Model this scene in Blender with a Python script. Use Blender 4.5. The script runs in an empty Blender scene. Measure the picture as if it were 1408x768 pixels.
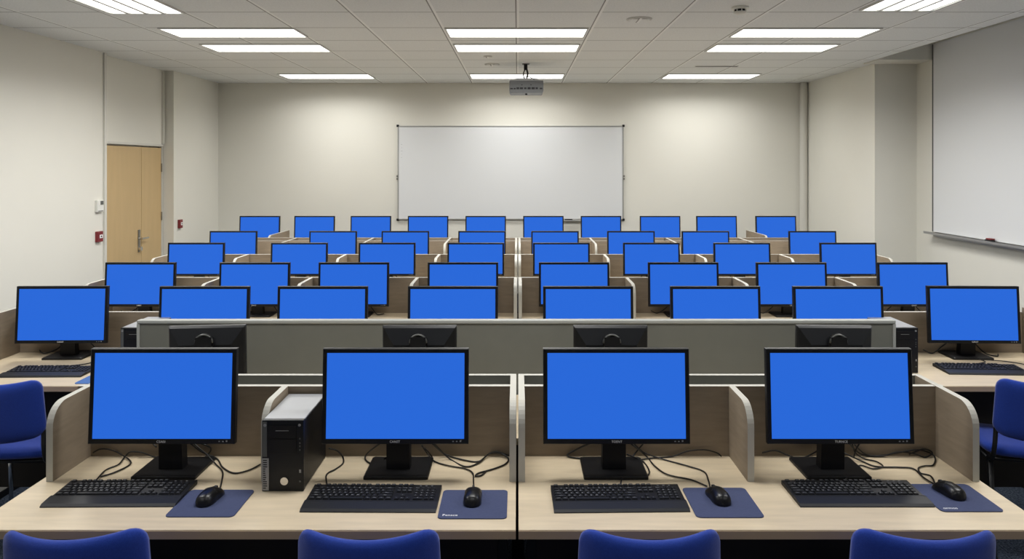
import bpy, bmesh, math, random
from mathutils import Vector, Matrix
random.seed(4)
scene = bpy.context.scene
C = scene.collection
PI = math.pi
ZD = 0.73                       # desk height

# ------------------------------------------------------------------ materials
def srgb(r, g, b):
    f = lambda c: (c/255/12.92) if c/255 <= .04045 else ((c/255+.055)/1.055)**2.4
    return (f(r), f(g), f(b), 1)

def mat(name, col, rough=.6, metal=0, spec=.5, noise=None, bump=None, emit=None, sheen=0):
    """noise=(scale, amount, stretch xyz)  bump=(scale, strength)"""
    m = bpy.data.materials.new(name); m.use_nodes = True
    nt = m.node_tree; N = nt.nodes; L = nt.links
    b = N['Principled BSDF']
    b.inputs['Base Color'].default_value = col
    b.inputs['Roughness'].default_value = rough
    b.inputs['Metallic'].default_value = metal
    b.inputs['Specular IOR Level'].default_value = spec
    if sheen: b.inputs['Sheen Weight'].default_value = sheen
    if emit:
        b.inputs['Emission Color'].default_value = emit[0]
        b.inputs['Emission Strength'].default_value = emit[1]
    tc = N.new('ShaderNodeTexCoord')
    if noise:
        sc, amt, st = noise
        mp = N.new('ShaderNodeMapping'); mp.inputs['Scale'].default_value = st
        nz = N.new('ShaderNodeTexNoise'); nz.inputs['Scale'].default_value = sc; nz.inputs['Detail'].default_value = 4
        L.new(tc.outputs['Object'], mp.inputs['Vector']); L.new(mp.outputs['Vector'], nz.inputs['Vector'])
        rp = N.new('ShaderNodeValToRGB')
        rp.color_ramp.elements[0].position = .3; rp.color_ramp.elements[1].position = .7
        rp.color_ramp.elements[0].color = tuple(c*(1-amt) for c in col[:3])+(1,)
        rp.color_ramp.elements[1].color = tuple(min(1, c*(1+amt)) for c in col[:3])+(1,)
        L.new(nz.outputs['Fac'], rp.inputs['Fac']); L.new(rp.outputs['Color'], b.inputs['Base Color'])
    if bump:
        nb = N.new('ShaderNodeTexNoise'); nb.inputs['Scale'].default_value = bump[0]; nb.inputs['Detail'].default_value = 3
        L.new(tc.outputs['Object'], nb.inputs['Vector'])
        bp = N.new('ShaderNodeBump'); bp.inputs['Strength'].default_value = bump[1]; bp.inputs['Distance'].default_value = .004
        L.new(nb.outputs['Fac'], bp.inputs['Height']); L.new(bp.outputs['Normal'], b.inputs['Normal'])
    return m

def ceiling_mat():
    m = mat('ceiling tiles', srgb(196,195,190), .9, spec=.1)
    nt = m.node_tree; N = nt.nodes; L = nt.links; b = N['Principled BSDF']
    tc = N.new('ShaderNodeTexCoord'); sp = N.new('ShaderNodeSeparateXYZ'); L.new(tc.outputs['Object'], sp.inputs[0])
    def mth(op, a, c=None):
        n = N.new('ShaderNodeMath'); n.operation = op
        for i, v in enumerate((a, c)):
            if v is None: continue
            if isinstance(v, (int, float)): n.inputs[i].default_value = v
            else: L.new(v, n.inputs[i])
        return n.outputs[0]
    def line(ax, off, pitch, half):
        t = mth('ADD', sp.outputs[ax], off)
        t = mth('DIVIDE', t, pitch)
        t = mth('FRACT', t)
        t = mth('SUBTRACT', t, .5); t = mth('ABSOLUTE', t)
        return mth('GREATER_THAN', t, .5-half/pitch)
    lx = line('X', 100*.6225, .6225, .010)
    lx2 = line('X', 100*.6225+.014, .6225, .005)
    ly = line('Y', 100*.6125-5.44, .6125, .010)
    nz = N.new('ShaderNodeTexNoise'); nz.inputs['Scale'].default_value = 90; nz.inputs['Detail'].default_value = 3
    L.new(tc.outputs['Object'], nz.inputs['Vector'])
    rp = N.new('ShaderNodeValToRGB'); rp.color_ramp.elements[0].position=.3; rp.color_ramp.elements[1].position=.65
    rp.color_ramp.elements[0].color = srgb(228,230,230); rp.color_ramp.elements[1].color = srgb(238,240,240)
    L.new(nz.outputs['Fac'], rp.inputs['Fac'])
    def mix(f, a, col):
        n = N.new('ShaderNodeMix'); n.data_type='RGBA'; L.new(f, n.inputs['Factor'])
        L.new(a, n.inputs['A']); n.inputs['B'].default_value = col; return n.outputs['Result']
    o = mix(ly, rp.outputs['Color'], srgb(186,187,186))
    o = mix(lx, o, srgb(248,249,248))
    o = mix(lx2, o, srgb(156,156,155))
    L.new(o, b.inputs['Base Color'])
    return m

def carpet_mat():
    m = mat('carpet', srgb(38,46,60), .95, spec=.1)
    nt = m.node_tree; N = nt.nodes; L = nt.links; b = N['Principled BSDF']
    tc = N.new('ShaderNodeTexCoord')
    nz = N.new('ShaderNodeTexNoise'); nz.inputs['Scale'].default_value = 120; nz.inputs['Detail'].default_value = 4
    L.new(tc.outputs['Object'], nz.inputs['Vector'])
    rp = N.new('ShaderNodeValToRGB'); rp.color_ramp.elements[0].position=.38; rp.color_ramp.elements[1].position=.72
    rp.color_ramp.elements[0].color = srgb(36,44,58); rp.color_ramp.elements[1].color = srgb(92,102,118)
    L.new(nz.outputs['Fac'], rp.inputs['Fac']); L.new(rp.outputs['Color'], b.inputs['Base Color'])
    bp = N.new('ShaderNodeBump'); bp.inputs['Strength'].default_value=.6; bp.inputs['Distance'].default_value=.006
    L.new(nz.outputs['Fac'], bp.inputs['Height']); L.new(bp.outputs['Normal'], b.inputs['Normal'])
    return m

M = {}
M['wall'] = mat('painted wall', srgb(226,224,215), .8, spec=.2, noise=(1.3,.015,(1,1,1)), bump=(160,.06))
M['ceil'] = ceiling_mat()
M['carpet'] = carpet_mat()
M['trim'] = mat('white trim', srgb(214,212,204), .5)
M['door'] = mat('door veneer', srgb(198,170,124), .5, noise=(5,.03,(1,3,.4)))
M['steel'] = mat('brushed steel', srgb(150,148,142), .35, metal=1)
M['chrome'] = mat('chrome', srgb(205,205,205), .12, metal=1)
M['alu'] = mat('aluminium', srgb(178,178,176), .4, metal=.8)
M['desk'] = mat('birch desktop', srgb(206,190,162), .42, spec=.4, noise=(5,.07,(1.2,9,1)))
M['edge'] = mat('desk edge band', srgb(172,150,126), .5, noise=(5,.05,(1,9,1)))
M['panel'] = mat('taupe wood panel', srgb(143,130,113), .6, spec=.3, noise=(7,.09,(1.5,1.5,9)))
M['panelrim'] = mat('panel light rim', srgb(188,186,178), .5)
M['siderim'] = mat('side panel rim', srgb(184,182,173), .5)
M['greypanel'] = mat('grey green panel', srgb(116,117,110), .7, spec=.25, noise=(12,.03,(1,1,1)))
M['greyrail'] = mat('pale grey rail', srgb(168,170,166), .5)
M['black'] = mat('black plastic', srgb(17,17,19), .45, spec=.35, bump=(500,.05))
M['bezel'] = mat('black bezel', srgb(17,19,23), .4, spec=.35)
M['blackmetal'] = mat('black metal', srgb(20,20,22), .4, metal=.3)
M['darkboard'] = mat('dark board', srgb(54,50,47), .8, spec=.2)
M['cable'] = mat('cable rubber', srgb(18,17,17), .5)
M['key'] = mat('keycap', srgb(20,21,24), .5, spec=.35)
M['legend'] = mat('key legend', srgb(150,152,156), .6)
M['palm'] = mat('palm rest', srgb(24,25,28), .5, spec=.35, bump=(600,.05))
M['mouse'] = mat('mouse shell', srgb(16,16,18), .33, spec=.4)
M['pad'] = mat('mouse pad cloth', srgb(70,77,106), .85, spec=.15, noise=(160,.06,(1,1,1)))
M['padblue'] = mat('blue pad cloth', srgb(72,108,170), .8, spec=.15, noise=(160,.06,(1,1,1)))
M['white'] = mat('white print', srgb(246,247,248), .5)
M['screen'] = mat('blue screen', srgb(6,14,30), .35, spec=.1, emit=(srgb(41,104,216), 1.0))
M['off'] = mat('dark screen', srgb(8,9,12), .2)
M['casetop'] = mat('grey metal case top', srgb(162,164,167), .45, metal=.2)
M['fabric'] = mat('blue fabric', srgb(31,60,152), .85, spec=.15, noise=(220,.10,(1,1,1)), bump=(700,.25), sheen=.25)
M['board'] = mat('whiteboard enamel', srgb(222,224,226), .42, spec=.35)
M['red'] = mat('dark red plastic', srgb(122,32,38), .45)
M['thermo'] = mat('pale plastic', srgb(228,228,222), .45)
M['lcd'] = mat('grey display', srgb(84,86,84), .3)
M['fixture'] = mat('fixture enamel', srgb(210,210,206), .45)
M['lit'] = mat('lit diffuser', srgb(240,240,236), .6, emit=((1,.99,.96,1), 3.0))
M['projgrey'] = mat('projector shell', srgb(112,114,116), .45)
M['silver'] = mat('silver sticker', srgb(150,151,152), .4, metal=.3)

# ------------------------------------------------------------------ mesh helpers
class MB:
    def __init__(s): s.bm = bmesh.new(); s.mats = []
    def mi(s, m):
        if m is None: return 0
        if m not in s.mats: s.mats.append(m)
        return s.mats.index(m)
    def box(s, x0, x1, y0, y1, z0, z1, bev=0, m=None, mtop=None):
        k = s.mi(m); r = bmesh.ops.create_cube(s.bm, size=1)
        vs = r['verts']
        for v in vs:
            v.co = Vector((x0+(v.co.x+.5)*(x1-x0), y0+(v.co.y+.5)*(y1-y0), z0+(v.co.z+.5)*(z1-z0)))
        fs = {f for v in vs for f in v.link_faces}
        for f in fs: f.material_index = k
        if mtop is not None:
            kt = s.mi(mtop)
            for f in fs:
                f.normal_update()
                if f.normal.z > .9: f.material_index = kt
        if bev:
            es = list({e for v in vs for e in v.link_edges})
            bmesh.ops.bevel(s.bm, geom=es, offset=bev, segments=2, affect='EDGES', profile=.6)
        return s
    def loft(s, rings, cap0=True, cap1=True, m=None, smooth=False):
        k = s.mi(m); R = [[s.bm.verts.new(p) for p in r] for r in rings]; n = len(R[0]); fs = []
        for a, b in zip(R, R[1:]):
            for i in range(n): fs.append(s.bm.faces.new((a[i], a[(i+1) % n], b[(i+1) % n], b[i])))
        if cap0: fs.append(s.bm.faces.new(list(reversed(R[0]))))
        if cap1: fs.append(s.bm.faces.new(R[-1]))
        for f in fs: f.material_index = k; f.smooth = smooth
        return fs
    def tube(s, pts, r, n=6, sub=5, m=None):
        P = [Vector(p) for p in pts]
        if sub > 1 and len(P) > 2:
            Q = []
            for i in range(len(P)-1):
                p0, p1, p2, p3 = P[max(i-1,0)], P[i], P[i+1], P[min(i+2,len(P)-1)]
                for j in range(sub):
                    t = j/sub
                    Q.append(.5*((2*p1)+(p2-p0)*t+(2*p0-5*p1+4*p2-p3)*t*t+(3*p1-p0-3*p2+p3)*t**3))
            P = Q+[P[-1]]
        rings = []; up = Vector((0,0,1)); prev = None
        for i, p in enumerate(P):
            d = (P[min(i+1,len(P)-1)]-P[max(i-1,0)])
            d = d.normalized() if d.length > 1e-9 else Vector((0,1,0))
            a = prev if prev else (up if abs(d.z) < .9 else Vector((1,0,0)))
            u = (a-d*a.dot(d))
            u = u.normalized() if u.length > 1e-6 else d.orthogonal().normalized()
            prev = u; w = d.cross(u)
            rr = r[i] if isinstance(r, list) else r
            rings.append([p+u*math.cos(2*PI*q/n)*rr+w*math.sin(2*PI*q/n)*rr for q in range(n)])
        s.loft(rings, m=m, smooth=True); return s
    def cyl(s, p0, p1, r, n=20, m=None, r1=None):
        p0 = Vector(p0); p1 = Vector(p1); d = (p1-p0).normalized(); u = d.orthogonal().normalized(); w = d.cross(u)
        r1 = r if r1 is None else r1
        f = s.loft([[p+u*math.cos(2*PI*q/n)*k+w*math.sin(2*PI*q/n)*k for q in range(n)] for p, k in ((p0,r),(p1,r1))], m=m)
        return s
    def prism(s, poly, fn, a, b, m=None, mrim=None):
        """poly 2-D outline, fn(p, t) -> 3-D; faces at a and b get m, the rim gets mrim"""
        k = s.mi(m); kr = s.mi(mrim if mrim is not None else m)
        A = [s.bm.verts.new(fn(p, a)) for p in poly]; B = [s.bm.verts.new(fn(p, b)) for p in poly]; n = len(poly)
        f = s.bm.faces.new(list(reversed(A))); f.material_index = k
        f = s.bm.faces.new(B); f.material_index = k
        for i in range(n):
            f = s.bm.faces.new((A[i], A[(i+1)%n], B[(i+1)%n], B[i])); f.material_index = kr
        return s
    def text(s, body, size, place, m=None):
        """place(x, y) -> 3-D"""
        k = s.mi(m); V, F = glyphs(body, size)
        vs = [s.bm.verts.new(place(x, y)) for x, y in V]
        for f in F:
            try: q = s.bm.faces.new([vs[i] for i in f]); q.material_index = k
            except ValueError: pass
        return s
    def build(s, name, m, parent=None, recalc=True):
        if recalc: bmesh.ops.recalc_face_normals(s.bm, faces=s.bm.faces)
        me = bpy.data.meshes.new(name); s.bm.to_mesh(me); s.bm.free()
        for q in (s.mats or [m]): me.materials.append(M[q] if isinstance(q, str) else q)
        o = bpy.data.objects.new(name, me); C.objects.link(o)
        if parent: o.parent = parent
        return o

_gl = {}
def glyphs(body, size):
    if body not in _gl:
        cu = bpy.data.curves.new('lettering', 'FONT'); cu.body = body; cu.size = 1; cu.align_x = 'CENTER'; cu.align_y = 'CENTER'
        cu.resolution_u = 2
        o = bpy.data.objects.new('lettering', cu); C.objects.link(o)
        dg = bpy.context.evaluated_depsgraph_get(); dg.update()
        me = bpy.data.meshes.new_from_object(o.evaluated_get(dg))
        _gl[body] = ([(v.co.x, v.co.y) for v in me.vertices], [tuple(p.vertices) for p in me.polygons])
        bpy.data.objects.remove(o); bpy.data.meshes.remove(me); bpy.data.curves.remove(cu)
    V, F = _gl[body]
    return [(x*size, y*size) for x, y in V], F

def tag(o, label=None, cat=None, group=None, kind=None):
    if label: o['label'] = label
    if cat: o['category'] = cat
    if group: o['group'] = group
    if kind: o['kind'] = kind
    return o
def thing(name, label, cat, loc=(0,0,0), rz=0, group=None):
    o = bpy.data.objects.new(name, None); C.objects.link(o); o.empty_display_size = .05
    o.location = loc; o.rotation_euler = (0,0,rz)
    return tag(o, label, cat, group)
def dup(o, loc, rz, label):
    def rec(x, par):
        c = x.copy(); C.objects.link(c)
        if par: c.parent = par
        for ch in list(x.children): rec(ch, c)
        return c
    r = rec(o, None); r.location = loc; r.rotation_euler = (0,0,rz); r['label'] = label
    return r
def struct(name, mb, m):
    o = mb.build(name, m); o['kind'] = 'structure'; return o
def rounded(w, h, r, n=6, cx=0, cy=0):
    out = []
    for sx, sy, a0 in ((1,1,0),(-1,1,90),(-1,-1,180),(1,-1,270)):
        for i in range(n+1):
            a = math.radians(a0+90*i/n)
            out.append((cx+sx*(w/2-r)+r*math.cos(a), cy+sy*(h/2-r)+r*math.sin(a)))
    return out

# ------------------------------------------------------------------ room shell
HC = 2.92
YB = 10.1
struct('floor', MB().box(-4.6,4.7,-2.8,10.3,-.1,0), 'carpet')
mb = MB()
mb.box(-4.6,3.87,-2.8,10.3,HC,3.3)
mb.box(3.87,4.7,8.15,10.3,HC,3.3)
mb.box(3.87,4.7,-2.8,8.15,3.25,3.3)
struct('ceiling', mb, 'ceil')
struct('wall_back', MB().box(-4.6,4.7,YB,10.3,0,HC), 'wall')
struct('wall_front', MB().box(-4.6,4.7,-2.8,-2.6,0,3.25), 'wall')
mb = MB()
mb.box(-4.6,-4.2,-2.6,7.40,0,HC)
mb.box(-4.6,-4.28,7.40,8.79,2.0,HC)
mb.box(-4.6,-4.16,8.79,YB,0,HC)
mb.box(-4.6,-4.34,7.40,8.79,0,2.0)
struct('wall_left', mb, 'wall')
mb = MB()
mb.box(4.47,4.7,-2.6,8.15,0,3.25)
mb.box(4.0,4.7,8.15,YB,0,HC)
struct('wall_right', mb, 'wall')
struct('trim_1', MB().box(3.875,4.468,7.79,8.148,2.908,3.24), 'wall')
mb = MB(); mb.cyl((3.945,10.04,0),(3.945,10.04,HC),.052,24)
struct('trim_2', mb, 'trim')
mb = MB(); mb.box(-4.199,-4.180,7.362,7.40,0,HC-.005,.003); struct('trim_3', mb, 'trim')
mb = MB(); mb.box(-4.28,-4.268,7.43,8.76,2.005,2.03); mb.box(-4.28,-4.255,8.735,8.76,2.03,HC-.02); struct('trim_4', mb, 'trim')

# door: unequal double leaves
d = bpy.data.objects.new('door_1', None); C.objects.link(d); d.location = (-4.3,8.1,0)
d['kind'] = 'structure'
def dl(x, y, z): return (x+4.3, y-8.1, z)
lf = MB().box(-.025,.012,7.44-8.1,8.283-8.1,.01,1.985,.003).build('door_leaf', 'door', d)
rt = MB().box(-.025,.012,8.291-8.1,8.745-8.1,.01,1.985,.003).build('door_leaf', 'door', d)
MB().box(-.03,.016,8.748-8.1,8.785-8.1,0,2.0).build('door_frame', 'trim', d)
mb = MB(); mb.box(.012,.02,8.205-8.1,8.25-8.1,.80,1.05,.003); hp = mb.build('handle_plate', 'steel', lf)
mb = MB(); mb.cyl((.02,8.228-8.1,.95),(.065,8.228-8.1,.95),.011); mb.cyl((.062,8.205-8.1,.95),(.062,8.345-8.1,.95),.010); mb.build('door_handle', 'chrome', lf)
mb = MB(); mb.cyl((.02,8.228-8.1,.835),(.045,8.228-8.1,.835),.024); mb.build('lock', 'chrome', lf)
for z in (.35,1.17,1.75):
    MB().box(.010,.022,8.735-8.1,8.752-8.1,z-.05,z+.05).build('hinge', 'steel', rt)

# wall fixtures on the left wall
t = thing('thermostat', 'pale grey wall thermostat with small dark display beside the door', 'thermostat', (-4.2,7.275,1.37))
MB().box(.0005,.028,-.055,.055,-.06,.06,.005).build('housing', 'thermo', t)
MB().box(.0285,.031,-.005,.045,.012,.05).build('display', 'lcd', t)
MB().box(.0285,.031,-.04,.04,-.052,-.046).build('slot', 'lcd', t)
def callpoint(y, x, z, label, w):
    t = thing('fire_alarm_call_point', label, 'fire alarm', (x,y,z), 0, 'red fire alarm boxes on the left wall')
    MB().box(.0005,.030,-w,w,-.052,.052,.004).build('housing', 'red', t)
    cp = MB().box(.0303,.0318,-w*.35,w*.75,-.016,.018).build('call_plate', 'white', t)
    mb = MB(); mb.cyl((.0319,w*.2,.001),(.034,w*.2,.001),.009); mb.build('push_spot', 'black', cp)
    return t
callpoint(7.27,-4.2,1.065,'larger dark red fire alarm box below the thermostat',.046)
callpoint(8.93,-4.16,1.06,'dark red fire alarm box on wall to the right of the door',.038)

# whiteboards
def flat_board(name, label, loc, rz, w, h, clips):
    t = thing(name, label, 'whiteboard', loc, rz)
    # local: board faces -Y, x along width, origin bottom centre on the wall
    MB().box(-w/2+.012,w/2-.012,-.022,-.002,.012,h-.012).build('board_surface', 'board', t)
    mb = MB(); mb.box(-w/2,-w/2+.014,-.028,-.001,.0,h); mb.build('frame_side', 'alu', t)
    mb = MB(); mb.box(w/2-.014,w/2,-.028,-.001,.0,h); mb.build('frame_side', 'alu', t)
    mb = MB(); mb.box(-w/2+.014,w/2-.014,-.028,-.001,h-.014,h); mb.build('frame_top', 'alu', t)
    mb = MB(); mb.box(-w/2+.014,w/2-.014,-.028,-.001,0,.014); mb.build('frame_bottom', 'alu', t)
    for sx in (-1,1):
        for z in (0,h):
            mb = MB(); mb.box(sx*w/2-.016,sx*w/2+.016,-.032,-.001,z-.016,z+.016,.006); mb.build('corner_cap', 'black', t)
    for sx in (-1,1):
        if clips:
            for z in (h*.435,h*.465): MB().box(sx*(w/2+.005)-.012,sx*(w/2+.005)+.012,-.034,-.001,z-.012,z+.012,.003).build('side_clip', 'steel', t)
    return t
wb = flat_board('whiteboard', 'wide framed whiteboard on the back wall behind the last monitors', (-.10,YB-.001,1.026), 0, 3.13, 1.30, True)
mb = MB(); mb.box(.72,1.02,-.075,-.03,-.018,-.004,.004); mb.build('pen_tray', 'alu', wb)
mb = MB()
for i in range(5): mb.box(-1.52+.006*(i%2),-1.505+.02*random.random(),-.0235,-.0225,1.04-.045*i,1.043-.045*i)
mb.build('faint_marks', 'silver', wb)
t = thing('marker_pen', 'small dark marker pen lying on the tray under the back whiteboard', 'pen', (.70,YB-.055,1.0305))
mb = MB(); mb.cyl((-.05,0,0),(.055,0,0),.0085); mb.build('barrel', 'black', t)
mb = MB(); mb.cyl((.0552,0,0),(.095,0,0),.0095); mb.build('cap', 'alu', t)

wr = thing('whiteboard', 'tall whiteboard on the right wall with a long tray', 'whiteboard', (4.469,5.3,1.07))
MB().box(-.03,-.002,-2.0,2.47,0,2.0).build('board_surface', 'board', wr)
MB().box(-.034,-.001,2.472,2.486,0,2.0).build('frame_side', 'lcd', wr)
MB().box(-.034,-.001,-2.016,-2.002,0,2.0).build('frame_side', 'lcd', wr)
mb = MB(); mb.box(-.115,-.001,-2.0,2.51,-.022,-.008,.003); mb.box(-.115,-.109,-2.0,2.51,-.008,.004); mb.box(-.03,-.001,-2.0,2.47,-.05,-.023); mb.build('tray', 'alu', wr)
t = thing('whiteboard_eraser', 'dark board eraser with a red band on the right whiteboard tray', 'eraser', (4.40,6.78,1.0625))
MB().box(-.02,.02,-.05,.05,0,.02,.005).build('felt', 'black', t)
MB().box(-.021,.021,-.045,.03,.0205,.034,.004).build('grip', 'red', t)

# ------------------------------------------------------------------ ceiling fittings
LIGHT_W = 23
def lamp(parent, name, sx, sy, z, power):
    li = bpy.data.lights.new(name, 'AREA'); li.shape = 'RECTANGLE'; li.size = sx; li.size_y = sy; li.energy = power
    li.color = (1,.99,.962); li.spread = 2.75
    o = bpy.data.objects.new(name, li); C.objects.link(o); o.parent = parent; o.location = (0,0,z); return o
def panel_light(x0, x1, y0, y1, label, power=LIGHT_W):
    t = thing('ceiling_light', label, 'ceiling light', ((x0+x1)/2,(y0+y1)/2,HC), 0, 'glowing rectangular ceiling lights')
    w, dp = x1-x0, y1-y0
    mb = MB(); f = .014
    mb.box(-w/2,w/2,-dp/2,-dp/2+f,-.012,-.0005); mb.box(-w/2,w/2,dp/2-f,dp/2,-.012,-.0005)
    mb.box(-w/2,-w/2+f,-dp/2+f,dp/2-f,-.012,-.0005); mb.box(w/2-f,w/2,-dp/2+f,dp/2-f,-.012,-.0005)
    mb.build('frame', 'fixture', t)
    MB().box(-w/2+f,w/2-f,-dp/2+f,dp/2-f,-.008,-.001).build('diffuser', 'lit', t)
    lamp(t, 'lamp', w-.04, dp-.04, -.0095, power)
cols = ((-3.0,-1.86,'left'),(-.61,.59,'middle'),(1.87,3.04,'right'))
rowsL = ((6.05,6.46,'nearest of the three in the %s column'),(6.845,7.28,'second of the three in the %s column'),(9.06,9.52,'farthest in the %s column, next to the back wall'))
for x0, x1, cn in cols:
    for y0, y1, rn in rowsL:
        panel_light(x0,x1,y0,y1,'lit white ceiling light panel, '+rn % cn, 17 if y0 > 9 else LIGHT_W)
# two unseen rows of panels, added to light the front of the room
for x0, x1, cn in cols:
    panel_light(x0,x1,2.45,2.9,'added unseen ceiling light panel straight above the front desks, %s column' % cn)
    panel_light(x0,x1,.2,.65,'added unseen fill light panel nearest the front wall, %s column' % cn, 6)  # weak fill row, added to brighten chair backs, panel rims and desk edges
def louvre_light(x0, x1, y0, y1, label):
    t = thing('ceiling_light', label, 'ceiling light', ((x0+x1)/2,(y0+y1)/2,HC), 0, 'louvred ceiling lights at the top of the photo')
    w, dp = x1-x0, y1-y0
    mb = MB(); f=.012
    mb.box(-w/2,w/2,-dp/2,-dp/2+f,-.014,-.0005); mb.box(-w/2,w/2,dp/2-f,dp/2,-.014,-.0005)
    mb.box(-w/2,-w/2+f,-dp/2+f,dp/2-f,-.014,-.0005); mb.box(w/2-f,w/2,-dp/2+f,dp/2-f,-.014,-.0005)
    mb.build('frame', 'fixture', t)
    n = 4; pw = (w-2*f)/n
    for i in range(n):
        xa = -w/2+f+i*pw
        MB().box(xa+.008,xa+pw-.018,-dp/2+f,dp/2-f,-.007,-.001).build('light_strip', 'lit', t)
        if i < n-1:
            MB().box(xa+pw-.016,xa+pw+.006,-dp/2+f,dp/2-f,-.016,-.001).build('louvre', 'alu', t)
    lamp(t, 'lamp', w-.04, dp-.04, -.0175, LIGHT_W)
louvre_light(-3.05,-2.49,4.25,5.45,'louvred ceiling light with four bright strips, top left corner')
louvre_light(2.51,3.06,4.15,5.35,'louvred ceiling light with four bright strips, top right corner')

t = thing('smoke_detector', 'white domed smoke detector with dark vents on the ceiling', 'smoke detector', (1.61,5.27,HC))
mb = MB()
prof = [(.062,-.0005),(.062,-.012),(.055,-.018)]
mb.loft([[(r*math.cos(2*PI*q/28), r*math.sin(2*PI*q/28), z) for q in range(28)] for r, z in prof], smooth=True); mb.build('base_ring', 'thermo', t)
mb = MB(); prof = [(.040,-.0182),(.040,-.034)]
mb.loft([[(r*math.cos(2*PI*q/28), r*math.sin(2*PI*q/28), z) for q in range(28)] for r, z in prof]); mb.build('vent_band', 'black', t)
mb = MB(); prof = [(.046,-.0342),(.044,-.042),(.028,-.050),(.01,-.052)]
mb.loft([[(r*math.cos(2*PI*q/28), r*math.sin(2*PI*q/28), z) for q in range(28)] for r, z in prof], smooth=True); mb.build('dome', 'thermo', t)
for q in range(8):
    a = 2*PI*q/8; mb = MB(); mb.tube([(.043*math.cos(a),.043*math.sin(a),-.0175),(.043*math.cos(a),.043*math.sin(a),-.0345)], .004); mb.build('rib', 'thermo', t)
def disc(x, y, r, name, label, cat):
    t = thing(name, label, cat, (x,y,HC))
    mb = MB(); mb.loft([[(q_*math.cos(2*PI*q/32), q_*math.sin(2*PI*q/32), z) for q in range(32)] for q_, z in ((r,-.0005),(r,-.006),(r*.9,-.012))], smooth=True); mb.build('rim', 'fixture', t)
    mb = MB(); mb.loft([[(q_*math.cos(2*PI*q/32), q_*math.sin(2*PI*q/32), z) for q in range(32)] for q_, z in ((r*.86,-.0122),(r*.8,-.015),(.004,-.017))], smooth=True); mb.build('cover', 'ceil', t)
disc(.95,5.69,.10,'ceiling_speaker','round flat ceiling speaker cover left of the smoke detector','speaker')
disc(-.29,8.22,.085,'ceiling_speaker','round flat cover on the ceiling just left of the projector mount','speaker')
disc(-.315,7.62,.045,'ceiling_sprinkler','small round sprinkler plate behind the middle light pair','sprinkler')
t = thing('ceiling_vent', 'thin dark slot vent in the ceiling before the far right light', 'vent', (2.29,8.38,HC))
MB().box(-.25,.25,-.022,.022,-.004,-.0005).build('vent_frame', 'fixture', t)
MB().box(-.24,.24,-.014,.014,-.007,-.0042).build('slot', 'black', t)

# projector
pj = thing('projector', 'grey ceiling projector on a black mount, rear ports facing us', 'projector', (.095,8.2,2.565))
mb = MB()
mb.prism(rounded(.378,.145,.022,5,0,.088), lambda p, y: (p[0],y,p[1]), -.13, .16); ph = mb.build('housing', 'projgrey', pj)
mb = MB(); mb.prism([(-.15,.161),(.15,.161),(.11,.178),(-.10,.182)], lambda p, y: (p[0],y,p[1]), -.11, .12); mb.build('top_cover', 'alu', pj)
mb = MB(); mb.box(-.186,.186,-.1325,-.1305,.153,.158); mb.build('rear_trim', 'alu', pj)
for x, w, z, h in ((-.165,.03,.062,.014),(-.13,.022,.062,.014),(-.095,.03,.066,.02),(-.055,.034,.066,.02),(-.012,.026,.066,.018),(.03,.034,.066,.022),(.075,.036,.066,.022),(.115,.026,.066,.02),(.162,.03,.064,.016),(-.05,.014,.103,.008),(.05,.014,.103,.008)):
    MB().box(x-w/2,x+w/2,-.1345,-.1302,z-h/2,z+h/2).build('port', 'black', ph)
mb = MB(); mb.cyl((0,-.06,.015),(0,-.06,-.002),.012); mb.build('foot', 'black', pj)
mb = MB(); mb.cyl((.04,.1605,.09),(.04,.185,.09),.035,24); mb.build('lens', 'black', pj)
mt = MB(); mt.box(-.045,.035,-.03,.05,.349,.3545); mt.box(-.026,.014,-.01,.03,.285,.349)
mt.tube([(-.016,.0,.29),(-.03,-.005,.25),(-.03,-.01,.215),(-.014,0,.18)], .007); mt.tube([(.006,.0,.29),(.016,-.005,.25),(.012,-.01,.215),(.002,0,.178)], .010)
mt.build('ceiling_mount', 'blackmetal', pj)
mb = MB(); mb.tube([(.01,-.02,.225),(.03,-.05,.205),(.06,-.08,.185),(.085,-.12,.166)], .005); mb.build('cable', 'cable', pj)

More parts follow.
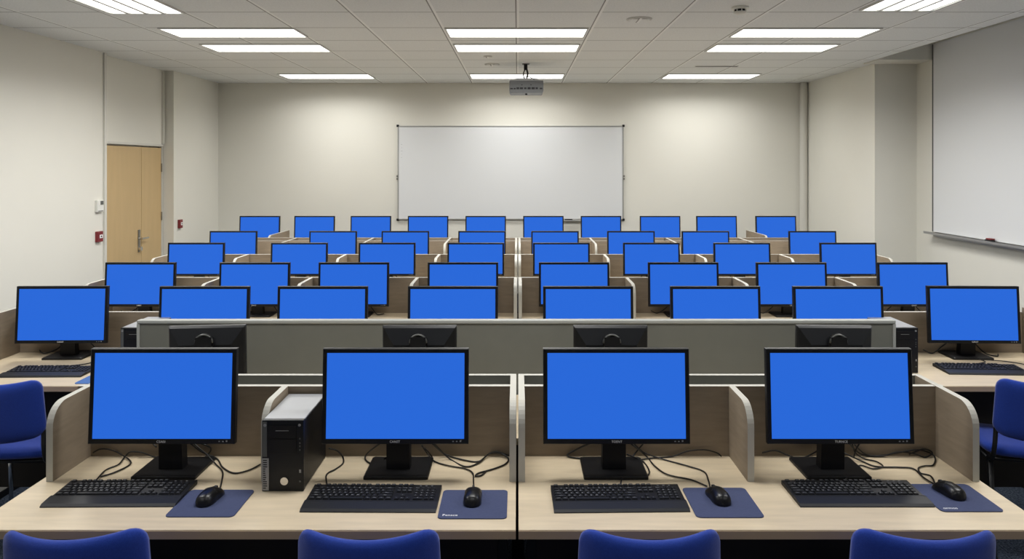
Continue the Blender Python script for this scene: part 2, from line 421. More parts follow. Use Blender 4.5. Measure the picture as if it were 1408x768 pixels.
# ------------------------------------------------------------------ desks
def divider(xc, yf, yb, z0, z1, parent, r=.075, th=.022, name='divider'):
    P = [(yb,z0),(yb,z1)]
    for i in range(9):
        a = PI/2*i/8
        P.append((yf+r-r*math.sin(a), z1-r+r*math.cos(a)))
    P.append((yf,z0))
    return MB().prism(P, lambda p, x: (x,p[0],p[1]), xc-th/2, xc+th/2, m='panel', mrim='siderim').build(name, 'panel', parent)
def back_panel(x0, x1, y, z0, z1, parent, th=.022, m='panel', name='back_panel'):
    return MB().box(x0,x1,y,y+th,z0,z1,m=m,mtop='panelrim').build(name, m, parent)
def desk(label, group, x0, x1, yf, yb, pz=None, divs=(), xo=(), back_ext=0, div_y=.35, pm='panel', desc_cat='desk'):
    """divs: (x, y_back) list of dividers, absolute coordinates"""
    cx = (x0+x1)/2
    t = thing('computer_desk', label, desc_cat, (cx,yf,0), 0, group)
    L = lambda x: x-cx
    mb = MB(); mb.box(L(x0),L(x1),0,yb-yf,ZD-.026,ZD,.002,m='desk')
    ed = mb.build('desktop', 'desk', t)
    MB().box(L(x0),L(x1),-.0022,-.0002,ZD-.026,ZD-.003).build('edge_band', 'edge', t)
    MB().box(L(x0)+.06,L(x1)-.06,.30,.318,.12,ZD-.0265).build('modesty_panel', 'darkboard', t)
    for s, x in ((1,x0+.05),(-1,x1-.05)):
        mb = MB(); mb.box(L(x)-.022,L(x)+.022,.32,.38,.04,ZD-.03,.003); mb.box(L(x)-.022,L(x)+.022,.04,yb-yf-.03,0,.04,.004); mb.box(L(x)-.022,L(x)+.022,.06,yb-yf-.05,ZD-.056,ZD-.0265)
        mb.build('leg', 'blackmetal', t)
    if pz: back_panel(L(x0),L(x1),yb-yf+.0005,.55,pz,t,m=pm)
    for dx, dyf, dyb in divs:
        divider(L(dx),dyf-yf,dyb-yf,ZD+.0005,.9815,t)
    return t

# front row: two desks with panels and a second grey-green panel across a cable gap
fr = 'front row computer desks'
A = desk('pale birch front desk on the left with the tower on it', fr, -1.58,-.006, 2.08,2.61, .98, [(-1.543,2.396,2.745),(-.0165,2.396,2.745),(-.835,2.396,2.609)])
B = desk('pale birch front desk on the right without any tower', fr, .002,1.53, 2.08,2.61, .98, [(.0128,2.396,2.745),(1.51,2.396,2.745),(.768,2.396,2.609)])
for t, x0, x1 in ((A,-1.555,-.006),(B,.002,1.522)):
    cx = t.location.x
    o = MB().box(x0-cx,x1-cx,2.746-2.08,2.766-2.08,.55,.98,m='greypanel',mtop='panelrim').build('cable_gap_panel', 'greypanel', t)
    MB().box(x0-cx+.03,x1-cx-.03,2.634-2.08,2.744-2.08,.935,.94).build('cable_shelf', 'greypanel', t)
# bench behind it carrying the small monitors that face away
bench = thing('computer_bench', 'narrow bench hidden behind front desks carrying monitors seen from behind', 'desk', (0,2.78,0))
MB().box(-1.54,1.51,0,.53,ZD-.026,ZD,.002).build('desktop', 'desk', bench)
for x in (-1.4,0,1.4):
    mb = MB(); mb.box(x-.025,x+.025,.05,.48,0,.04,.003); mb.box(x-.025,x+.025,.22,.30,.04,ZD-.0265,.003); mb.build('leg', 'blackmetal', bench)
# grey screen
gs = thing('screen_partition', 'long grey-green screen panel standing across the room', 'partition', (-.007,3.34,0))
MB().box(-1.728,1.728,0,.03,.06,1.045).build('panel', 'greypanel', gs)
MB().box(-1.742,1.742,-.004,.036,1.0455,1.062,.004).build('top_rail', 'greyrail', gs)
for s in (-1,1):
    MB().box(min(s*1.729,s*1.742),max(s*1.729,s*1.742),-.003,.033,.04,1.045).build('end_post', 'greyrail', gs)
    MB().box(s*1.2-.15,s*1.2+.15,.0,.034,0,.06).build('foot', 'blackmetal', gs)

# second row
r1 = 'second row computer desks'
desk('side desk at the left edge in the second row', r1, -2.82,-1.81, 3.44,4.06, .955, [(-2.79,3.42,4.06)])
desk('second row desk hidden behind left half of the grey screen', r1, -1.80,-.005, 3.44,4.06, .88)
desk('second row desk hidden behind right half of the grey screen', r1, .005,1.79, 3.44,4.06, .88)
desk('side desk at the right edge in the second row', r1, 1.80,2.85, 3.44,4.06, .955, [(2.825,3.42,4.06)])
# third to fifth rows
def row(label, yf, yb, edges, divs, extra=None, pz=.98):
    names = ['far left','centre left','centre right','far right']
    for i in range(4):
        x0, x1 = edges[i]+.002, edges[i+1]-.002
        ds = [(x,yb-.34,(extra or yb)-.001) for x in divs if x0 < x < x1]
        t = desk('%s row desk, %s of the four in that row' % (label, names[i]), label+' row computer desks', x0,x1,yf,yb,pz,ds)
        if extra:
            back_panel(x0-t.location.x,x1-t.location.x,extra-yf,.55,.98,t,name='rear_panel')
row('third', 4.53,5.15, [-2.90,-1.475,0,1.515,2.97], [-2.88,-2.1,-1.46,-.71,-.016,.016,.77,1.53,2.25])
row('fourth', 5.88,6.50, [-3.13,-1.55,0,1.58,3.20], [-3.11,-2.41,-1.535,-.70,-.016,.016,.77,1.60,2.34,3.18])
row('fifth', 7.05,7.67, [-3.25,-1.60,0,1.61,3.35], [-3.2,-2.43,-1.585,-.74,-.018,.018,.79,1.63,2.43,3.3], extra=8.0)
r5 = 'last row computer desks'
for x0, x1, nm, dv in ((-3.42,-1.72,'far left',[(-2.82,8.22,8.95)]),(-1.71,-.005,'centre left',[]),(.005,1.71,'centre right',[]),(1.72,3.42,'far right',[(2.82,8.22,8.95)])):
    desk('last row desk along the back wall, %s of the four' % nm, r5, x0,x1,8.04,8.97,None,dv)

# ------------------------------------------------------------------ monitors
def make_monitor(w, h, zc, label, group, loc, tilt=3.5, rz=0, logo=None, bez=.0135, bot=.0165, screen='screen', cables=True, small=False, tilt_y=-.085):
    t = thing('computer_monitor', label, 'monitor', loc, rz, group)
    k = math.tan(math.radians(tilt)); y0 = tilt_y
    def T(x, y, z): return (x, y+y0+k*(z-zc), z)
    def rect(wx, za, zb, y): return [T(-wx,y,za),T(wx,y,za),T(wx,y,zb),T(-wx,y,zb)]
    za, zb = zc-h/2, zc+h/2
    mb = MB()
    if not small:
        rr = [rect(w/2-bez,za+bot,zb-bez,.004),rect(w/2-bez,za+bot,zb-bez,0),rect(w/2-.002,za+.002,zb-.002,0),rect(w/2,za,zb,.002),rect(w/2,za,zb,.02),rect(w/2-.03,za+.025,zb-.03,.038)]
    else:
        rr = [rect(w/2-bez,za+bot,zb-bez,.004),rect(w/2-bez,za+bot,zb-bez,0),rect(w/2-.002,za+.002,zb-.002,0),rect(w/2,za,zb,.003),rect(w/2,za,zb,.022),rect(w/2-.006,za+.006,zb-.008,.03),rect(w/2-.05,za+.04,zb-.075,.055)]
    mb.loft(rr); cs = mb.build('casing', 'bezel', t)
    e = .0006
    mb = MB(); mb.loft([rect(w/2-bez-e,za+bot+e,zb-bez-e,.0035),rect(w/2-bez-e,za+bot+e,zb-bez-e,.0018)]); mb.build('screen', screen, t)
    # stand
    mb = MB(); cw = .04
    mb.loft([[(-cw,-.028,.012),(cw,-.028,.012),(cw,.012,.012),(-cw,.012,.012)],[(-cw*.95,-.036,zc-.04),(cw*.95,-.036,zc-.04),(cw*.95,-.004,zc-.02),(-cw*.95,-.004,zc-.02)],[(-cw*.8,-.036,zc+.03),(cw*.8,-.036,zc+.03),(cw*.8,-.012,zc+.03),(-cw*.8,-.012,zc+.03)]] + ([[(-cw*.8,-.04,zc+.10),(cw*.8,-.04,zc+.10),(cw*.8,-.02,zc+.10),(-cw*.8,-.02,zc+.10)]] if small else []))
    st = mb.build('stand', 'black', t)
    mb = MB()
    mb.loft([[(p[0],p[1],0) for p in rounded(.215,.172,.008,3)],[(p[0],p[1],.008) for p in rounded(.215,.172,.008,3)],[(p[0],p[1],.0115) for p in rounded(.205,.162,.008,3)]]); mb.build('base', 'black', t)
    # hinge ring at the back
    mb = MB(); yb_ = .0385 if not small else .0555
    zs = zc; zc = zc+(.075 if small else 0)
    def T(x, y, z): return (x, y+y0+k*(z-zs), z)
    mb.cyl(T(0,yb_,zc),T(0,yb_+.012,zc),.038,24); hc = mb.build('hinge_cap', 'black', t)
    if small:
        mb = MB(); mb.tube([T(.034*math.cos(a),yb_+.013,zc+.034*math.sin(a)) for a in [PI*i/10 for i in range(11)]], .0045, sub=1); mb.build('hinge_arch', 'lcd', hc)
    zc = zs
    if logo:
        mb = MB(); zz = za+bot*.5
        mb.text(logo, .0108, lambda x, y: T(x,-.0006,zz+y)); mb.build('logo', 'white', cs, recalc=False)
    if not small:
        mb = MB()
        for i, x in enumerate((w/2-.05,w/2-.038,w/2-.026,)): mb.box(x-.0025,x+.0025,y0-.0012-k*(h/2-bot/2),y0+.0-k*(h/2-bot/2),za+.008,za+.011+.002*(i==2))
        mb.build('buttons', 'legend', cs)
    if cables:
        mb = MB(); mb.tube([(.03,.0,zc-.03),(.05,.02,.10),(.09,.05,.05),(.13,.03,.006),(.16,-.02,.005),(.19,.02,.005)], .0032); mb.build('power_cable', 'cable', t)
        mb = MB(); mb.tube([(-.02,.0,zc-.03),(-.06,.03,.09),(-.10,.06,.03),(-.16,.03,.006),(-.2,.05,.02)], .0035); mb.build('video_cable', 'cable', t)
    return t
W0 = .485
ordn = ['first','second','third','fourth','fifth','sixth','seventh','eighth','ninth','tenth']
# front row, z centre above the desk
front = [(-1.178,.318,-.281,'CSAISI','leftmost front monitor with blue screen, left of the black tower'),
         (-.406,.318,-.281,'CANST','front monitor with blue screen just right of the black tower'),
         (.327,.318,-.281,'TOENT','front monitor with blue screen right of the centre desk gap'),
         (1.068,.318,-.281,'TURNCE','rightmost front monitor with blue screen beside the end panel')]
for x, h, _, lg, lb in front:
    make_monitor(W0,.310,.277,lb,'front row monitors',(x,2.495,ZD),logo=lg,cables=False)
# small monitors facing away
for i, (x, rz, lb) in enumerate(((-1.305,PI+.10,'black monitor seen from behind, above the leftmost front monitor'),
                 (-.415,PI,'black monitor seen from behind, above the second front monitor'),
                 (.392,PI,'black monitor seen from behind, above the third front monitor'),
                 (1.335,PI-.03,'black monitor seen from behind, above the rightmost front monitor'))):
    make_monitor(.312,.275,.228,lb,'monitors turned away before the grey screen',(x,3.0,ZD),tilt=2,rz=rz,screen='off',cables=False,small=True,tilt_y=-.10,bez=.012,bot=.018)

def mrow(rown, ys, xs, h, zc, group, first_kw=None, where=''):
    src = None
    n = len(xs)
    for i, x in enumerate(xs):
        lb = 'blue-screened monitor, %s from the left in the %s' % (ordn[i], rown)
        loc = (x, ys+.085, ZD)
        if src is None: src = make_monitor(W0,h,zc,lb,group,loc,**(first_kw or {}))
        else: dup(src, loc, 0, lb)
# second row (sides have their own size: whole monitor in view)
for x, lb in ((-2.45,'blue-screened monitor at the far left on the side desk'),(2.45,'blue-screened monitor at the far right on the side desk')):
    make_monitor(W0,.303,.242,lb,'second row monitors',(x,3.985,ZD),logo='CANST',rz=.02 if x<0 else -.03)
mrow('second row just behind the grey screen', 3.91, [-1.689,-1.052,-.35,.379,1.065,1.726], .303, .239, 'second row monitors')
mrow('third row', 5.0, [-2.6,-1.8125,-1.13,-.378,.388,1.14,1.885,2.72], .300, .225, 'third row monitors', dict(logo='CANST'))
mrow('fourth row', 6.22, [-2.755,-1.872,-1.12,-.36,.373,1.145,1.92,2.83], .280, .242, 'fourth row monitors')
mrow('fifth row', 7.42, [-2.906,-1.887,-1.149,-.366,.38,1.156,1.917,3.01], .250, .25, 'fifth row monitors')
mrow('last row before the back wall', 8.70, [-3.09,-2.434,-1.76,-1.075,-.385,.306,.996,1.704,2.38,3.09], .272, .305, 'last row monitors')

# ------------------------------------------------------------------ keyboards
PK = .0172; PY = .0152
_keym = {}
def key_mesh(wu, ch):
    if (wu, ch) in _keym: return _keym[(wu, ch)]
    w = wu*PK-.0022; dp = PY-.0022
    mb = MB(); mb.mi('key'); mb.mi('legend')
    r0 = [(p[0],p[1],0) for p in rounded(w,dp,.001,1)]
    r1 = [(p[0],p[1]+.0004,.0048) for p in rounded(w-.003,dp-.003,.0015,1)]
    mb.loft([r0,r1],cap0=False,m='key')
    if ch:
        sz = .0078 if len(ch) == 1 else .0052
        mb.text(ch, sz, lambda x, y: (x-(0.0012 if len(ch)==1 else 0),y+.0010,.0051), m='legend')
    o = mb.build('key', 'key', None, recalc=False)
    bpy.data.objects.remove(o, do_unlink=True) if False else None
    me = o.data; C.objects.unlink(o); bpy.data.objects.remove(o)
    _keym[(wu, ch)] = me
    return me
def make_keyboard(label, loc, rz):
    t = thing('computer_keyboard', label, 'keyboard', loc, rz, 'black desktop keyboards')
    # body: wedge profile in y,z
    prof = [(-.026,.0),(.075,.0),(.078,.003),(.078,.0135),(.076,.015),(-.026,.0095)]
    mb = MB(); mb.prism(prof, lambda p, x: (x,p[0],p[1]), -.205, .205)
    bmesh.ops.bevel(mb.bm, geom=list(mb.bm.edges), offset=.0012, segments=1, affect='EDGES')
    mb.build('body', 'black', t)
    mb = MB(); mb.prism([(-.084,0),(-.0265,0),(-.0265,.0120),(-.036,.0128),(-.076,.0085),(-.084,.003)], lambda p, x: (x,p[0],p[1]), -.205, .205)
    mb.build('palm_rest', 'palm', t)
    sl = (.015-.0095)/.102; ang = math.atan(sl)
    def zat(y): return .0095+(y+.026)*sl
    def put(me, name, x, y):
        o = bpy.data.objects.new(name, me); C.objects.link(o); o.parent = t
        o.location = (x,y,zat(y)); o.rotation_euler = (ang,0,0); return o
    X0 = -.198
    ys = [.0665,.0455]+[.0455-i*PY for i in (1,2,3,4)]
    def line(r, seq, x=X0, name='key'):
        for wu, ch in seq:
            if ch is not None: put(key_mesh(wu,ch), name, x+wu*PK/2, ys[r])
            x += wu*PK
        return x
    line(0, [(1,'Esc'),(.9,None)]+[(1,'F%d'%i) for i in range(1,5)]+[(.55,None)]+[(1,'F%d'%i) for i in range(5,9)]+[(.55,None)]+[(1,'F%d'%i) for i in range(9,13)])
    line(1, [(1,c) for c in '`1234567890-=']+[(2,'Bksp')])
    line(2, [(1.5,'Tab')]+[(1,c) for c in 'QWERTYUIOP[]']+[(1.5,'\\')])
    line(3, [(1.75,'Caps')]+[(1,c) for c in "ASDFGHJKL;'"]+[(2.25,'Enter')])
    line(4, [(2.25,'Shift')]+[(1,c) for c in 'ZXCVBNM,./']+[(2.75,'Shift')])
    x = line(5, [(1.25,'Ctrl'),(1.25,'Win'),(1.25,'Alt'),(6.25,None),(1.25,'Alt'),(1.25,'Win'),(1.25,'Fn'),(1.25,'Ctrl')])
    put(key_mesh(6.25,''), 'space_bar', X0+(3.75+3.125)*PK, ys[5])
    xn = X0+15*PK+.006
    for r, q in ((0,('Prt','Scr','Brk')),(1,('Ins','Home','PgU')),(2,('Del','End','PgD'))): line(r, [(1,c) for c in q], xn)
    put(key_mesh(1,'^'), 'arrow_key', xn+1.5*PK, ys[4])
    for i, c in enumerate('<v>'): put(key_mesh(1,c), 'arrow_key', xn+(i+.5)*PK, ys[5])
    xp = xn+3*PK+.006
    line(1, [(1,c) for c in ('Num','/','*','-')], xp); line(2, [(1,c) for c in '789+'], xp); line(3, [(1,c) for c in '456+'], xp)
    line(4, [(1,c) for c in '123+'], xp); line(5, [(2,'0'),(1,'.'),(1,'=')], xp)
    # indicator lights
    mb = MB()
    for i in range(3): mb.box(xp+.012+i*.018,xp+.018+i*.018,.066,.068,zat(.067)+.0002,zat(.067)+.0012)
    mb.build('indicator_lights', 'legend', t)
    return t
kb = make_keyboard('black keyboard in front of the leftmost front monitor', (-1.252,2.300,ZD), .01)
KB = [kb]
for loc, rz, lb in (((-.450,2.266,ZD),-.01,'black keyboard between the tower and the second mouse pad'),
                    ((.312,2.266,ZD),.02,'black keyboard in front of the monitor right of the desk gap'),
                    ((1.066,2.300,ZD),.0,'black keyboard in front of the rightmost front monitor'),
                    ((-2.36,3.66,ZD),.02,'black keyboard on the left side desk above the blue chair'),
                    ((2.36,3.70,ZD),-.05,'black keyboard on the right side desk above the blue chair')):
    KB.append(dup(kb, loc, rz, lb))

# helper: a point of the desk top seen at photo position (u, v), kept in front of the back panel
def on(u, v, h=.004, ymax=2.60):
    y = (1.77-ZD-h)*1000/(v-228)
    if y > ymax:
        y = ymax; return Vector(((u-712)*y/1000, y, 1.77-(v-228)*y/1000))
    return Vector(((u-712)*y/1000, y, ZD+h))
def cable(owner, pts, name, r=.0028, h=.004):
    P = [on(p[0],p[1],p[2] if len(p) > 2 else h)-owner.location for p in pts]
    rz = owner.rotation_euler.z
    P = [Matrix.Rotation(-rz,3,'Z') @ p for p in P]
    mb = MB(); mb.tube(P, r, sub=6); return mb.build(name, 'cable', owner)

# ------------------------------------------------------------------ mouse pads and mice
def make_pad(label, cx, y0, y1, w, m, text, group='blue-grey mouse pads', rz=0):
    t = thing('mouse_pad', label, 'mouse pad', (cx,(y0+y1)/2,ZD), rz, group)
    d_ = y1-y0
    P = rounded(w,d_,.014,5)
    mb = MB(); mb.loft([[(p[0],p[1],.0002) for p in P],[(p[0],p[1],.003) for p in P]]); pd = mb.build('pad', m, t)
    if text:
        mb = MB(); mb.text(text, .0165, lambda x, y: (x-w/2+.036,y-d_/2+.019,.0034)); mb.build('printed_mark', 'white', pd, recalc=False)
    return t
make_pad('dark blue mouse pad between the first keyboard and the tower', -.945,2.153,2.332,.205,'pad',None)
make_pad('dark blue mouse pad left of the centre desk gap', -.135,2.142,2.330,.205,'pad','Pensce')
make_pad('dark blue mouse pad beside the third keyboard', .630,2.149,2.346,.202,'pad',None)
make_pad('dark blue mouse pad at the right end of the front desks', 1.370,2.186,2.374,.190,'pad','ormos')
make_pad('bright blue mouse pad on the left side desk', -2.02,3.47,3.66,.20,'padblue',None)

def make_mouse(label, x, y, rz):
    t = thing('computer_mouse', label, 'mouse', (x,y,ZD+.0034), rz, 'black computer mice')
    mb = MB(); n = 24; L_ = .056
    rings = []
    def sec(q):   # q -1 (rear) .. 1 (front): half width and height
        w = .030*(max(0,1-abs(q)**3.2))**.5*(1-.10*math.cos(q*2.2)+.06*abs(q))
        hgt = .036*(max(0,1-abs(q+.12)**2.6 if q > -.88 else 1-abs(q)**2.2))**.5*(1-.18*max(0,q))
        return max(w,.002), max(hgt,.004)
    N_ = 18
    for i in range(N_+1):
        q = -math.cos(PI*i/N_)*.995; w, hg = sec(q)
        ring = []
        for j in range(n):
            a = 2*PI*j/n
            cx = math.copysign(abs(math.cos(a))**.8, math.cos(a))*w
            cz = math.sin(a)
            z = .0 if cz < -.35 else (.004+ (hg-.004)*max(0,cz)**.85 if cz > 0 else .004*(1+cz/.35))
            ring.append((cx*(.94 if cz < -.35 else 1), q*L_, z))
        rings.append(ring)
    mb.loft(rings, smooth=True); mb.build('shell', 'mouse', t)
    w_, hz = sec(.62)
    mb = MB(); mb.cyl((-.0035,.034,hz-.002),(.0035,.034,hz-.002),.0075,18); mb.build('scroll_wheel', 'palm', t)
    mb = MB(); pts = []
    for i in range(8):
        q = .05+.9*i/8; pts.append((0,q*L_,sec(q)[1]+.0004))
    mb.tube(pts, .0009, sub=2); mb.build('button_seam', 'cable', t)
    mb = MB(); pts = []
    for i in range(9):
        a = -1+2*i/8; q = .05; w, hg = sec(q)
        pts.append((a*w*.9,q*L_-.004*abs(a),.004+(hg-.004)*(max(0,1-(abs(a)*.9)**2.5))**.42+.0002))
    mb.tube(pts, .0008, sub=2); mb.build('button_seam', 'cable', t)
    return t
m1 = make_mouse('black mouse on the pad left of the tower', -.957,2.262,-.12)
m2 = make_mouse('black mouse on the pad left of the centre desk gap', -.140,2.262,0)
m3 = make_mouse('black mouse on the pad beside the third keyboard', .624,2.268,.16)
m4 = make_mouse('black mouse on the pad at the right end of front desks', 1.366,2.305,.22)
m5 = make_mouse('black mouse on the bright blue pad on the left side desk', -2.00,3.57,0)
m6 = make_mouse('black mouse beside the keyboard on the right side desk', 2.68,3.62,.2)
def mouse_front(m): return m.location+Matrix.Rotation(m.rotation_euler.z,3,'Z') @ Vector((0,.054,.004))
def cable_from(owner, start, pts, name, r=.0026, h=.004):
    P = [Vector(start)]+[on(p[0],p[1],p[2] if len(p) > 2 else h) for p in pts]
    R_ = Matrix.Rotation(-owner.rotation_euler.z,3,'Z')
    mb = MB(); mb.tube([R_ @ (p-owner.location) for p in P], r, sub=6); return mb.build(name, 'cable', owner)
cable_from(m1, mouse_front(m1), [(305,661),(306,648),(297,638),(286,626,.02),(272,614,.05),(262,604,.07)], 'cable')
cable_from(m2, mouse_front(m2), [(651,660),(650,650),(640,644),(618,640),(598,634),(588,624),(580,612,.05)], 'cable')
cable_from(m3, mouse_front(m3), [(974,660),(968,648),(945,640),(912,631),(886,622,.01),(870,608,.06)], 'cable')
cable_from(m4, mouse_front(m4), [(1280,654),(1266,650),(1263,643),(1272,640),(1283,639),(1286,630),(1280,623),(1262,618),(1235,622),(1210,626),(1190,624),(1175,611,.05)], 'cable')
mb = MB(); mb.tube([(0,.054,.004),(.01,.09,.002),(-.03,.18,.002),(-.1,.28,.002),(-.2,.35,.002)], .0026); mb.build('cable', 'cable', m5)
mb = MB(); mb.tube([(0,.054,.004),(.01,.09,.002),(-.0,.18,.002),(-.06,.26,.002),(-.14,.3,.002)], .0026); mb.build('cable', 'cable', m6)
# keyboard cables
def kbcable(k, lx, pts):
    s = k.location+Matrix.Rotation(k.rotation_euler.z,3,'Z') @ Vector((lx,.0785,.008))
    cable_from(k, s, pts, 'cable')
kbcable(KB[0], -.13, [(145,646),(163,638),(172,627),(180,621),(196,622),(214,628),(226,622,.03),(232,610,.06)])
kbcable(KB[1], -.165, [(449,652),(462,644),(472,636),(471,627),(463,619),(452,616)])
kbcable(KB[2], .02, [(860,640),(880,632),(900,629),(925,627),(945,620),(968,618),(985,622),(992,627)])
kbcable(KB[3], .0, [(1180,640),(1200,644),(1214,641),(1205,634),(1188,630),(1176,622,.02),(1172,610,.06)])
for k in KB[4:]:
    mb = MB(); mb.tube([(.02,.0785,.008),(.05,.12,.004),(.11,.16,.004),(.09,.24,.004),(.02,.36,.004)], .0026); mb.build('cable', 'cable', k)

# front monitor cables
mon = [o for o in C.objects if o.get('group') == 'front row monitors']
for m_, sets in zip(mon, (
    [[(222,607,.08),(214,600,.07),(206,604,.06),(215,614,.05)],[(258,606,.07),(276,620,.02),(298,630),(306,642),(322,650),(342,646),(358,638)],
     [(262,605,.07),(284,612,.05),(290,618,.02),(282,628),(272,633)],[(128,622),(138,617),(152,618),(166,624),(180,636),(160,648),(138,655)]],
    [[(524,608,.08),(506,622,.02),(502,630),(508,636),(516,638)],[(540,622,.04),(524,634),(504,648)],[(594,609,.07),(612,624,.01),(638,632),(658,634),(672,624),(684,621),(700,626)],
     [(596,609,.07),(618,630),(640,641),(658,636),(672,624),(688,623),(699,630),(694,638),(676,645),(658,650),(654,654),(662,653),(668,648)],[(584,616,.05),(594,628),(592,640),(586,652)]],
    [[(812,609,.07),(796,616,.03),(780,625),(790,629),(806,630)],[(868,610,.07),(888,626),(900,640),(918,652),(950,659),(972,668)],[(884,610,.06),(874,622,.02),(866,632)],[(862,624,.03),(884,634),(893,648),(888,656)]],
    [[(1048,622),(1066,619),(1082,625),(1098,630),(1112,626,.01),(1126,618,.04)],[(1166,608,.07),(1184,624),(1210,627),(1235,621),(1256,623),(1272,628),(1282,622),(1270,617),(1250,624)],
     [(1160,622,.02),(1186,634),(1205,641),(1236,642),(1256,644),(1270,656),(1286,666)],[(1184,606,.07),(1178,616,.04),(1174,628)]])):
    for i, s in enumerate(sets): cable(m_, s, 'power_cable' if i == 0 else 'cable', .0028)

# ------------------------------------------------------------------ computer towers
def make_tower(label, loc, rz, depth=.30, detail=True):
    t = thing('computer_tower', label, 'computer', loc, rz, 'black computer towers')
    w, h = .132, .226
    mb = MB(); mb.box(-w/2,w/2,.014,depth,.004,h-.003,.002,m='black'); mb.build('case', 'black', t)
    mb = MB(); mb.box(-w/2+.001,w/2-.001,.012,depth-.002,h-.0028,h+.001,.001); mb.build('top_cover', 'casetop', t)
    fp = MB().box(-w/2-.001,w/2+.001,-.006,.0135,0,h+.001,.003).build('front_panel', 'bezel', t)
    mb = MB(); mb.box(-w/2+.02,w/2-.022,-.0085,-.0062,h-.055,h-.016,.0008); mb.build('drive_bay', 'black', fp)
    mb = MB(); mb.box(-w/2+.022,w/2-.022,-.0085,-.0062,h-.105,h-.058,.0008); mb.build('drive_bay', 'black', fp)
    MB().box(-.022,.02,-.0095,-.0086,h-.032,h-.0305).build('disc_slot', 'silver', fp)
    mb = MB(); mb.box(-w/2+.002,-w/2+.016,-.0078,-.0062,h-.115,h-.004); mb.build('trim_strip', 'lcd', fp)
    mb = MB(); mb.box(-w/2+.001,-w/2+.022,-.0082,-.0062,.004,h-.12,m='silver')
    for i in range(14):
        z = .010+i*.0068; mb.box(-w/2+.004,-w/2+.010+.008*random.random(),-.0086,-.00825,z,z+.003,m='black')
    mb.build('sticker_strip', 'silver', fp)
    mb = MB(); mb.cyl((.006,-.0062,.034),(.006,-.0105,.034),.0125,28); mb.build('power_button', 'chrome', fp)
    mb = MB(); mb.cyl((-w/2+.010,-.0079,h-.014),(-w/2+.010,-.0092,h-.014),.005,16); mb.build('badge', 'silver', fp)
    mb = MB(); mb.cyl((w/2-.012,-.0062,h-.014),(w/2-.012,-.0085,h-.014),.0042,16); mb.build('badge', 'silver', fp)
    for z in (h-.058,h-.072,h-.082,h-.094): MB().box(w/2-.013,w/2-.009,-.0072,-.0062,z-.002,z+.003).build('indicator', 'lcd', fp)
    MB().box(w/2-.013,w/2-.007,-.0075,-.0062,.06,.07).build('port', 'silver', fp)
    MB().box(w/2-.013,w/2-.008,-.0075,-.0062,.03,.035).build('port', 'lcd', fp)
    return t
tw = make_tower('small black desktop tower with silver power button on the left front desk', (-.752,2.332,ZD), 0, .265)
dup(tw, (1.945,3.66,ZD), 0, 'black tower at the right end of the grey screen')
dup(tw, (-1.93,3.66,ZD), 0, 'black tower at the left end of the grey screen, mostly hidden')

# ------------------------------------------------------------------ chairs
def cushion(w, h, r, T_, fn, nu=22, nv=16):
    """pillow on a rounded rectangle; fn(x, y, n) -> 3-D, n is the offset through the thickness"""
    mb = MB(); bm = mb.bm
    def corner(x, y):
        cx, cy = w/2-r, h/2-r
        dx, dy = abs(x)-cx, abs(y)-cy
        if dx > 0 and dy > 0:
            m_ = max(dx,dy); n_ = math.hypot(dx,dy)
            dx, dy = dx*m_/n_, dy*m_/n_
            x = math.copysign(cx+dx,x); y = math.copysign(cy+dy,y)
        return x, y
    def spacing(n, L_):
        return [L_*math.sin((-1+2*i/n)*PI/2*.92)/math.sin(PI/2*.92) for i in range(n+1)]
    G = []
    for side in (1,-1):
        g = []
        for i, x in enumerate(spacing(nu,w/2)):
            col = []
            for j, y in enumerate(spacing(nv,h/2)):
                px, py = corner(x,y)
                e = min(1-abs(2*x/w), 1-abs(2*y/h))*min(w,h)/2
                th = T_/2*(1-math.exp(-e/.012)*.75)
                col.append(bm.verts.new(fn(px,py,side*th)))
            g.append(col)
        G.append(g)
    for k, g in enumerate(G):
        for i in range(nu):
            for j in range(nv):
                q = (g[i][j],g[i+1][j],g[i+1][j+1],g[i][j+1])
                bm.faces.new(q if k == 0 else tuple(reversed(q))).smooth = True
    rim = [(i,0) for i in range(nu)]+[(nu,j) for j in range(nv)]+[(i,nv) for i in range(nu,0,-1)]+[(0,j) for j in range(nv,0,-1)]
    for a, b in zip(rim, rim[1:]+rim[:1]):
        bm.faces.new((G[0][a[0]][a[1]],G[1][a[0]][a[1]],G[1][b[0]][b[1]],G[0][b[0]][b[1]])).smooth = True
    return mb
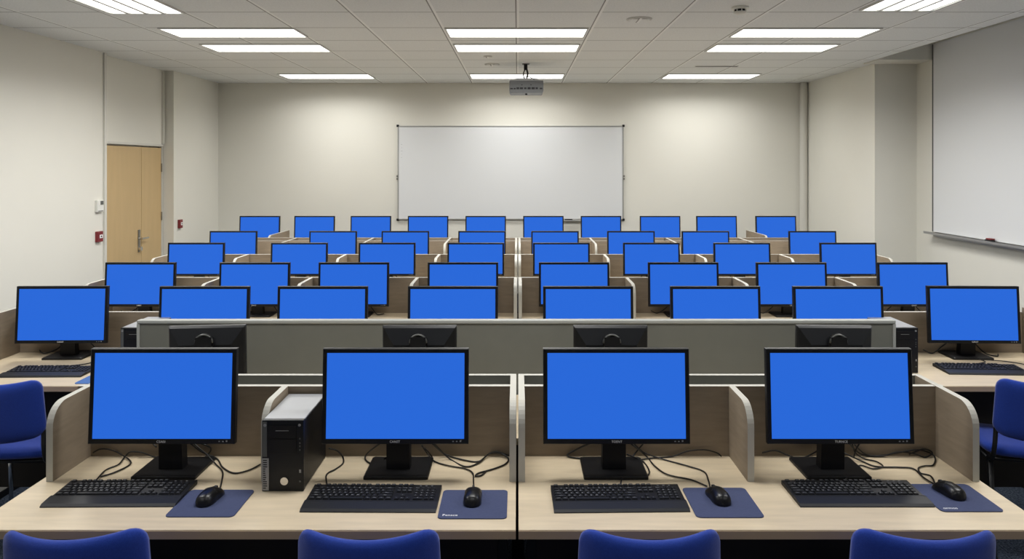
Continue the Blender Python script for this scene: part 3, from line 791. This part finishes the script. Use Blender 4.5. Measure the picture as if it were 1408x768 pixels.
def make_chair(label, loc, rz):
    # faces +Y (towards the desk); origin on the floor below the backrest
    t = thing('office_chair', label, 'chair', loc, rz, 'blue upholstered chairs')
    wb_, hb = .375, .255
    zc = .70
    def fb(x, y, n):
        s = 2*x/wb_
        taper = 1+.05*(-y/hb)
        z = zc+y+(.016*(abs(s)**2.2)-.010)*max(0,y/(hb/2))+(-.018*(1-s*s))*max(0,-y/(hb/2))
        yy = .055*s*s-.10*(y)*1.0+n
        return (x*taper, yy, z)
    cushion(wb_,hb,.045,.046,fb).build('backrest', 'fabric', t)
    ws, ds = .43,.42
    def fs(x, y, n):
        z = .478+n-.03*max(0,(y/(ds/2)))**3+.012*(2*x/ws)**2
        return (x, .275+y, z)
    cushion(ws,ds,.07,.05,fs).build('seat', 'fabric', t)
    for s in (-1,1):
        mb = MB(); mb.tube([(s*.195,.10,.448),(s*.196,.055,.462),(s*.188,.050,.52),(s*.176,.066,.60),(s*.165,.058,.68)], .010, n=8); mb.build('back_strut', 'blackmetal', t)
        mb = MB(); mb.tube([(s*.195,.085,.443),(s*.195,.45,.443)], .010, n=8, sub=1); mb.build('seat_rail', 'blackmetal', t)
        mb = MB(); mb.tube([(s*.195,.43,.435),(s*.225,.49,.008)], .0095, n=8, sub=1); lf_ = mb.build('leg', 'chrome', t)
        mb = MB(); mb.tube([(s*.185,.11,.435),(s*.19,.05,.008)], .013, n=8, sub=1); lr_ = mb.build('leg', 'blackmetal', t)
        for x, y, lg_ in ((s*.225,.49,lf_),(s*.19,.05,lr_)):
            mb = MB(); mb.cyl((x,y,0),(x,y,.02),.016,14); mb.build('foot_glide', 'black', lg_)
    mb = MB(); mb.tube([(-.195,.10,.443),(.195,.10,.443)], .009, n=8, sub=1); mb.build('cross_bar', 'blackmetal', t)
    return t
ch = make_chair('blue chair back at lower left, below the leftmost front keyboard', (-1.155,1.86,-.0), .04)
for loc, rz, lb in (((-.390,1.86,0),.0,'blue chair back below the second front keyboard'),
                    ((.345,1.86,0),0,'blue chair back below the third front keyboard'),
                    ((1.061,1.86,0),-.03,'blue chair back at lower right, below the rightmost front keyboard'),
                    ((-2.29,3.17,0),.05,'blue chair at the left edge, tucked at the left side desk'),
                    ((2.31,3.17,0),-.22,'blue chair at the right edge, tucked at the right side desk')):
    dup(ch, loc, rz, lb)

# ------------------------------------------------------------------ world, camera
w = bpy.data.worlds.new('World'); scene.world = w; w.use_nodes = True
w.node_tree.nodes['Background'].inputs[0].default_value = (.5,.5,.52,1); w.node_tree.nodes['Background'].inputs[1].default_value = .15
cam = bpy.data.cameras.new('Camera'); co = bpy.data.objects.new('Camera', cam); C.objects.link(co)
co.location = (0,0,1.77); co.rotation_euler = (PI/2,0,0)
cam.lens = 36*1000/1408; cam.sensor_width = 36; cam.shift_x = -8/1408; cam.shift_y = -156/1408; cam.clip_start = .05
scene.camera = co
scene.view_settings.view_transform = 'Standard'
scene.view_settings.look = 'None'
scene.view_settings.exposure = 0
